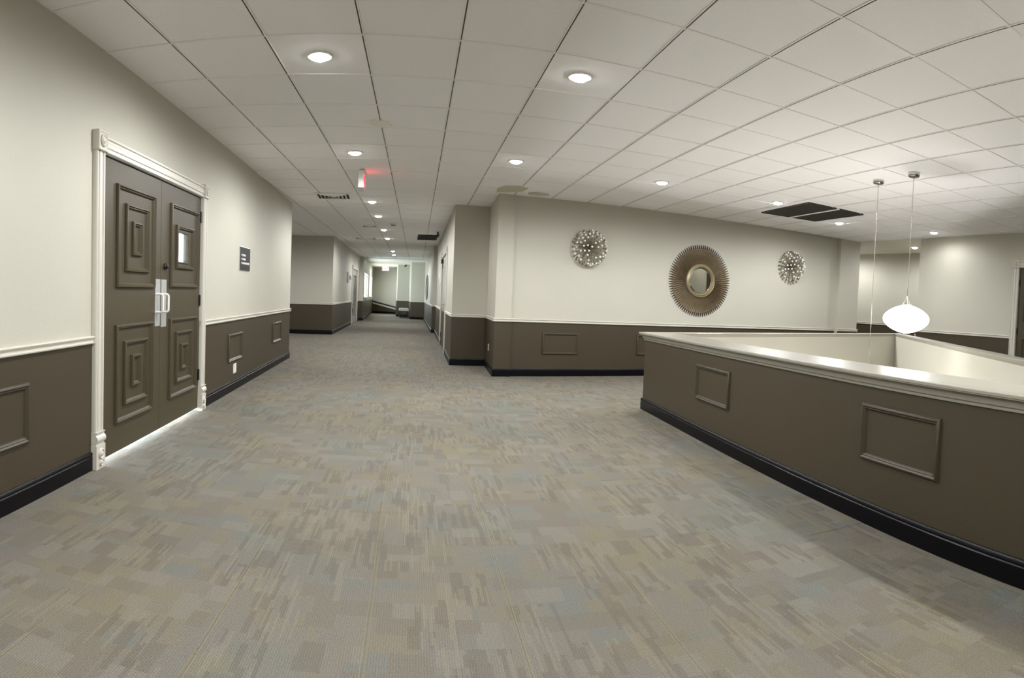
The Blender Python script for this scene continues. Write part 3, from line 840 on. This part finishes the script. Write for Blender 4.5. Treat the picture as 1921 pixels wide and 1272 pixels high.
pendant(5.126, 4.523, 1.215, 'glowing white lens shaped pendant hanging over the stairwell')
pendant(5.185, 5.126, -1.25, 'pendant whose shade hangs out of sight below the knee wall', 'globe_low')

# ------------------------------------------------------------------ wall art
def sunburst(cx_, cz_):
    c = FmAt(cx_, cz_)
    r = thing('sunburst_mirror', 'large round bronze sunburst mirror on the cream wall', 'mirror', c)
    o, U, Vv, W = (c, Fm[1], Fm[2], Fm[3])
    n = 88
    # one ray: a shallow ridge widening outwards, with a dark pointed tip
    r0, r1, r2 = .285, .585, .645
    def ray_mesh():
        mb = MB()
        wa, wb = r0*math.pi/n*.86, r1*math.pi/n*.86
        st = [(r0, wa, .030), ((r0+r1)/2, (wa+wb)/2, .040), (r1, wb, .024)]
        for i in range(2):
            (ra, ha, za), (rb_, hb, zb) = st[i], st[i+1]
            mb.face([(ra, -ha, .004), (rb_, -hb, .004), (rb_, 0, zb), (ra, 0, za)]); mb.face([(ra, 0, za), (rb_, 0, zb), (rb_, hb, .004), (ra, ha, .004)])
            mb.face([(ra, -ha, .004), (ra, ha, .004), (rb_, hb, .004), (rb_, -hb, .004)])
        mb.face([(r1, -wb, .004), (r1, 0, .024), (r1, wb, .004)]); mb.face([(r0, -wa, .004), (r0, 0, .03), (r0, wa, .004)])
        return mb.mesh('ray', 'bronze')
    def tip_mesh():
        mb = MB(); wb = r1*math.pi/n*.62
        mb.hexa([(r1-.012, -wb, .006), (r2, -wb*.45, .006), (r2, wb*.45, .006), (r1-.012, wb, .006)], [(r1-.012, -wb*.7, .024), (r2, -wb*.3, .013), (r2, wb*.3, .013), (r1-.012, wb*.7, .024)])
        return mb.mesh('tip', 'bronze_dark')
    rm, tm = ray_mesh(), tip_mesh()
    base = Matrix((U, Vv, W)).transposed().to_4x4()
    for k in range(n):
        mt = base @ Matrix.Rotation(2*math.pi*k/n, 4, 'Z')
        ro = bpy.data.objects.new('ray', rm); C.objects.link(ro); ro.parent = r; ro.matrix_local = mt
        to = bpy.data.objects.new('tip', tm); C.objects.link(to); to.parent = ro
    ax = (o, U, Vv, W)
    mb = MB(); mb.lathe([(.262, .0), (.300, .0), (.304, .03), (.298, .048), (.288, .052), (.280, .044), (.274, .046), (.268, .060), (.256, .064), (.248, .056), (.238, .036), (.236, .02), (.262, .0)], 64, axis=ax); mb.build('frame_ring', 'gold_ring', r, smooth=50)
    mb = MB(); mb.lathe([(.242, .020), (.215, .030), (.0, .031)], 64, axis=ax); mb.build('mirror_glass', 'mirror_glass', r, smooth=20)
    mb = MB(); mb.lathe([(.56, .001), (.56, .006), (.0, .006)], 48, axis=ax); mb.build('backing', 'bronze_dark', r)
def FmAt(x, z, off=.0): p = Fm[0]+Fm[1]*mx(x); return Vector((p.x, p.y, z))+Fm[3]*off
sunburst(5.405, 1.692)
def starburst(x, z, rad, label, seed):
    c = FmAt(x, z, .004)
    r = thing('starburst_sculpture', label, 'wall art', c, 'starburst wall sculptures beside the mirror')
    o, U, Vv, W = (c, Fm[1], Fm[2], Fm[3]); rng = random.Random(seed)
    ax = (o, U, Vv, W)
    mb = MB(); mb.lathe([(.055, 0), (.055, .012), (.03, .03), (.034, .05), (.02, .066), (0, .07)], 16, axis=ax); mb.build('hub', 'bronze_dark', r, smooth=50)
    def rod():
        mb = MB(); mb.tube([(0, 0, .02), (0, 0, 1)], .0042/rad*1.0, 6); return mb
    key = 'rod%.2f' % rad
    mb = MB(); mb.tube([(0, 0, .03), (0, 0, rad-.012)], .0034, 6); rodm = mb.mesh('spoke', 'sculpt_rod')
    bm_ = []
    for mname in ('jewel', 'jewel_dark'):
        mb = MB(); mb.lathe([(0, rad-.022), (.008, rad-.020), (.0155, rad-.006), (.0155, rad+.001), (.010, rad+.008), (0, rad+.010)], 10); bm_.append(mb.mesh('bead', mname, smooth=50))
    base = Matrix((U, Vv, W)).transposed()
    dirs = []
    for el, cnt in ((5, 26), (15, 25), (27, 23), (40, 20), (53, 14), (66, 9), (80, 4)):
        for q in range(cnt):
            dirs.append((math.radians(el+rng.uniform(-2.5, 2.5)), 2*math.pi*(q+(el % 5)*.31)/cnt+rng.uniform(-.03, .03), el))
    for el, az, e0 in dirs:
        d = Vector((math.cos(el)*math.cos(az), math.cos(el)*math.sin(az), math.sin(el)))
        q = Vector((0, 0, 1)).rotation_difference(base @ d)
        so = bpy.data.objects.new('spoke', rodm); C.objects.link(so); so.parent = r
        so.matrix_local = Matrix.Translation(W*.02) @ q.to_matrix().to_4x4()
        bo = bpy.data.objects.new('bead', bm_[1 if (e0 < 10 or rng.random() < .38) else 0]); C.objects.link(bo); bo.parent = so
starburst(3.238, 2.098, .300, 'silver jewelled starburst sculpture left of the sunburst mirror', 3)
starburst(7.50, 2.126, .298, 'silver jewelled starburst sculpture right of the sunburst mirror', 5)

# ------------------------------------------------------------------ small things on walls and ceiling
# directional sign on the left wall
u0, u1, z0, z1 = sy(7.475), sy(7.985), 1.485, 1.771
sg = thing('directional_sign', 'small black wall sign with three white arrowed lines right of the doors', 'sign', locO(FL, (u0+u1)/2))
mb = MB(); mb.fbox(FL, u0, u1, z0, z1, .004, .016); mb.build('plate', 'sign_black', sg)
mb = MB(); mb.ring(FL, u0-.006, u1+.006, z0-.006, z1+.006, [(0, 0), (0, .01), (.006, .012), (.008, .004)]); mb.build('edge', 'steel', sg)
rng = random.Random(2)
for k, (zz, wid) in enumerate(((1.672, .13), (1.622, .13), (1.572, .33))):
    mb = MB(); a = u0+.045
    F_ = FL
    pt = lambda du, dv: F_[0]+F_[1]*(a+du)+F_[2]*(zz+dv)+F_[3]*.0172
    mb.face([pt(0, 0), pt(.05, -.016), pt(.05, .016)]); mb.build('arrow', 'sign_white', sg)
    x = .08; mb = MB()
    while x < .08+wid:
        wd_ = rng.uniform(.016, .026); h_ = rng.uniform(.010, .014)
        mb.face([pt(x, -.013), pt(x+wd_, -.013), pt(x+wd_, h_), pt(x, h_)]); x += wd_+.008
    mb.build('lettering', 'sign_white', sg)

def cover_plate(F, u, v, label, w_=.07, h=.115, wo=.004):
    p = F[0]+F[1]*u
    r = thing('outlet_plate', label, 'outlet', (p.x, p.y, v))
    mb = MB(); mb.fbox(F, u-w_/2, u+w_/2, v-h/2, v+h/2, wo, wo+.005); mb.ring((F[0]+F[3]*(wo+.005), F[1], F[2], F[3]), u-w_/2, u+w_/2, v-h/2, v+h/2, [(0, 0), (.003, .002), (.006, .002)]); mb.build('plate', 'plate_ivory', r)
    for dv in (-.024, .024):
        mb = MB(); mb.fbox(F, u-.016, u+.016, v+dv-.014, v+dv+.014, wo+.005, wo+.0085); mb.build('socket', 'white_plastic', r)
cover_plate(FL, sy(7.345), .265, 'ivory outlet plate low on the left wall under the panel moulding', w_=.13)
Fbr, _ = frame2(bay_in, pier_c)
cover_plate(Fbr, .62, .385, 'ivory outlet plate low on the side of the corner pier')

def text_mesh(body, size, m):
    cu = bpy.data.curves.new('txt', 'FONT'); cu.body = body; cu.size = size; cu.align_x = 'CENTER'; cu.align_y = 'CENTER'; cu.extrude = .002
    ob = bpy.data.objects.new('txt', cu); C.objects.link(ob)
    dg = bpy.context.evaluated_depsgraph_get(); dg.update()
    me = bpy.data.meshes.new_from_object(ob.evaluated_get(dg)); me.materials.clear(); me.materials.append(M[m])
    bpy.data.objects.remove(ob); bpy.data.curves.remove(cu)
    return me
# near exit sign, hung edge-on to the camera, its lit face to the right
ex = thing('exit_sign', 'white exit sign seen edge on, glowing red to the right', 'sign', (-.348, 8.225, CZ))
mb = MB(); mb.box((-.39, 8.09, CZ-.018), (-.306, 8.36, CZ)); mb.build('canopy', 'white_plastic', ex)
mb = MB(); mb.box((-.385, 8.04, CZ-.235), (-.318, 8.40, CZ-.02)); mb.build('housing', 'white_plastic', ex)
mb = MB(); mb.box((-.318, 8.05, CZ-.228), (-.310, 8.39, CZ-.03)); mb.build('lit_face', 'exit_white', ex)
o = link('lettering', text_mesh('EXIT', .17, 'exit_red'), ex); o.matrix_parent_inverse = Matrix(); o.parent = ex
o.location = (.039+.002, -.005, -.130); o.rotation_euler = (math.radians(90), 0, math.radians(90))
ld = bpy.data.lights.new('exit_glow', 'AREA'); ld.shape = 'RECTANGLE'; ld.size = .18; ld.size_y = .28; ld.energy = .14; ld.color = (1, .10, .14)
l = bpy.data.objects.new('exit_glow', ld); C.objects.link(l); l.parent = ex; l.location = (.05, 0, -.12); l.rotation_euler = (0, math.radians(-90), 0)
# far exit sign
ex2 = thing('exit_sign', 'distant red and white exit sign hung at the end of corridor', 'sign', (.02, 36.3, CZ))
mb = MB(); mb.box((-.12, 36.26, CZ-.02), (.16, 36.34, CZ)); mb.build('canopy', 'white_plastic', ex2)
mb = MB(); mb.box((-.18, 36.26, CZ-.27), (.22, 36.34, CZ-.02)); mb.build('housing', 'exit_white', ex2)
o = link('lettering', text_mesh('EXIT', .19, 'exit_red'), ex2); o.matrix_parent_inverse = Matrix()
o.location = (0, -.043, -.145); o.rotation_euler = (math.radians(90), 0, 0)

def vent(cx_, cy_, sx, sy_, label, slats=6):
    r = thing('ceiling_vent', label, 'vent', (cx_, cy_, CZ))
    z = CZ-.002
    Fv = (Vector((cx_, cy_, z)), V3(1, 0, 0), V3(0, -1, 0), V3(0, 0, -1))
    mb = MB(); mb.ring(Fv, -sx/2, sx/2, -sy_/2, sy_/2, [(0, 0), (0, .008), (.03, .014), (.04, .004)]); mb.build('frame', 'grid_white', r)
    mb = MB(); mb.fbox(Fv, -sx/2+.03, sx/2-.03, -sy_/2+.03, sy_/2-.03, .001, .003); mb.build('duct', 'dark_void', r)
    for k in range(1, slats):
        f = k/slats
        a, b = sx/2*(1-f)-.02, sy_/2*(1-f)-.02
        if a < .03 or b < .03: break
        mb = MB(); mb.ring(Fv, -a, a, -b, b, [(0, .003), (0, .006), (.020, .020), (.022, .016), (.004, .003)]); mb.build('louver', 'grid_white', r)
vent(-.90, 10.33, .60, .60, 'square slotted air diffuser in the ceiling beside the left wall', 5)
vent(-.41, 14.83, .36, .34, 'small air diffuser in the corridor ceiling near the smoke detector', 3)
vent(-.60, 18.2, .66, .40, 'slim air diffuser in the corridor ceiling farther on', 3)
def grille(corners, label, bars=16):
    P = [Vector((x, y, 0)) for x, y in corners]; c = sum(P, Vector())/4
    r = thing('return_grille', label, 'vent', (c.x, c.y, CZ))
    z = CZ-.006
    q = [p.lerp(c, .0) for p in P]
    mb = MB(); mb.hexa([(p.x, p.y, z) for p in q], [(p.x, p.y, CZ+.003) for p in q]); mb.build('backing', 'dark_void', r)
    inn = [p.lerp(c, .04) for p in P]
    for i in range(4):
        j = (i+1) % 4; mb = MB()
        mb.hexa([(v.x, v.y, z-.010) for v in (q[i], q[j], inn[j], inn[i])], [(v.x, v.y, z) for v in (q[i], q[j], inn[j], inn[i])]); mb.build('frame_bar', 'dark_grille', r)
    for k in range(1, bars):
        f = k/bars; a = inn[0].lerp(inn[3], f); b = inn[1].lerp(inn[2], f); t = (inn[3]-inn[0]).normalized()*.016
        mb = MB(); mb.hexa([(v.x, v.y, z-.007) for v in (a-t, b-t, b+t, a+t)], [(v.x, v.y, z-.002) for v in (a-t, b-t, b+t, a+t)]); mb.build('louver', 'dark_grille', r)
grille([(5.655, 7.00), (6.225, 7.01), (6.312, 8.33), (5.765, 8.355)], 'dark return air grille in the ceiling, left of the pair')
grille([(6.268, 7.01), (6.820, 7.04), (6.885, 8.30), (6.352, 8.33)], 'dark return air grille in the ceiling, right of the pair')
mb = MB(); bar = [(6.222, 7.0), (6.272, 7.0), (6.356, 8.335), (6.308, 8.335)]
mb.hexa([(x, y, CZ-.020) for x, y in bar], [(x, y, CZ-.002) for x, y in bar]); mb.build('divider_bar', 'grid_white', ceiling)
grille([(.85, 16.50), (1.36, 16.46), (1.46, 17.87), (.90, 17.93)], 'dark return air grille in the corridor ceiling', 14)
# smoke detector
sd = thing('smoke_detector', 'small round smoke detector on the corridor ceiling', 'detector', (.154, 14.11, CZ))
mb = MB(); mb.lathe([(.085, 0), (.085, -.018), (.075, -.03)], 20, (.154, 14.11, CZ)); mb.build('base', 'white_plastic', sd, smooth=40)
mb = MB(); mb.lathe([(.06, -.028), (.055, -.05), (.03, -.06), (0, -.06)], 20, (.154, 14.11, CZ)); mb.build('sensor_dome', 'grey_door', sd, smooth=50)
def camera_unit(p, d, label):
    p = Vector(p); d = Vector(d).normalized()
    r = thing('security_camera', label, 'camera', tuple(p))
    mb = MB(); mb.tube([p, p+V3(0, 0, -.06)], .02); mb.build('bracket', 'black_metal', r, smooth=50)
    a = p+V3(0, 0, -.09); mb = MB(); mb.tube([a-d*.07, a+d*.12], .036, 12); b = mb.build('body', 'black_metal', r, smooth=50)
    mb = MB(); mb.tube([a+d*.12, a+d*.125], .026, 12); mb.build('lens_glass', 'dark_glass', r)
camera_unit((1.30, 15.6, CZ), (-.2, -1, -.3), 'small black security camera under the corridor ceiling')
camera_unit((1.10, 33.0, CZ-.01), (-.6, -1, -.3), 'distant security camera above the grey bench')
# oval mirror on the far right corridor wall
Ffr, Lfr = frame2(pil_r, rc_pier_b)
um = Lfr*.42
c = Ffr[0]+Ffr[1]*um+V3(0, 0, 1.55)+Ffr[3]*.004
om = thing('oval_mirror', 'dark framed oval mirror on the far right corridor wall', 'mirror', tuple(c))
ax = (c, Ffr[1], Ffr[2]*1.0, Ffr[3])
def oval(prof, name, m):
    mb = MB(); seg = 36; rows = []
    for ru, rv, h in prof: rows.append([c+Ffr[1]*(ru*math.cos(6.28318*i/seg))+Ffr[2]*(rv*math.sin(6.28318*i/seg))+Ffr[3]*h for i in range(seg)])
    for a in range(len(rows)-1):
        for i in range(seg): mb.face([rows[a][i], rows[a][(i+1) % seg], rows[a+1][(i+1) % seg], rows[a+1][i]])
    mb.face(rows[-1]); return mb.build(name, m, om)
oval([(1.3, .52, 0), (1.3, .52, .03), (1.15, .44, .04), (1.12, .42, .02)], 'frame', 'black_metal')
oval([(1.12, .42, .022), (1.10, .41, .024)], 'mirror_glass', 'dark_glass')
# room sign beside the far glazed door
u = cy(22.1); p = Fcl[0]+Fcl[1]*u
rs = thing('room_sign', 'grey sign plate beside the far glazed door', 'sign', (p.x, p.y, 1.75))
mb = MB(); mb.fbox(Fcl, u-.35, u+.25, 1.60, 1.95, 0, .03); mb.build('plate', 'grey_door', rs)
mb = MB(); mb.fbox(Fcl, u+.25, u+.5, 1.70, 1.85, 0, .09); mb.build('call_box', 'steel', rs)
# fire alarm on the right corridor wall
u = ry(16.6); p = Frc_[0]+Frc_[1]*u
fa = thing('alarm_horn', 'white alarm horn on the right corridor wall past the grey door', 'alarm', (p.x, p.y, 1.7))
mb = MB(); mb.fbox(Frc_, u-.12, u+.12, 1.56, 1.84, 0, .04); mb.build('box', 'white_plastic', fa)
mb = MB(); mb.lathe([(.06, 0), (.06, .02), (.03, .03), (0, .03)], 16, axis=(Frc_[0]+Frc_[1]*u+V3(0, 0, 1.64)+Frc_[3]*.04, Frc_[1], Frc_[2], Frc_[3])); mb.build('strobe', 'steel', fa, smooth=50)
u = ry(12.2)
# bench by the far pillar
bn = thing('bench', 'grey upholstered bench with a black frame by the far pillar', 'bench', (1.02, 31.9, 0))
mb = MB(); bx0, bx1, by0, by1 = .78, 1.27, 31.3, 32.6
mb.hexa([(bx0, by0, .38), (bx1, by0, .38), (bx1, by1, .38), (bx0, by1, .38)], [(bx0+.02, by0+.02, .50), (bx1-.02, by0+.02, .50), (bx1-.02, by1-.02, .50), (bx0+.02, by1-.02, .50)]); mb.build('seat', 'seat_grey', bn)
for y in (by0+.04, by1-.04):
    mb = MB(); mb.tube([(bx0+.04, y, .38), (bx0+.04, y, .02), (bx1-.04, y, .02), (bx1-.04, y, .38)], .02, 6); mb.build('leg_frame', 'black_metal', bn)
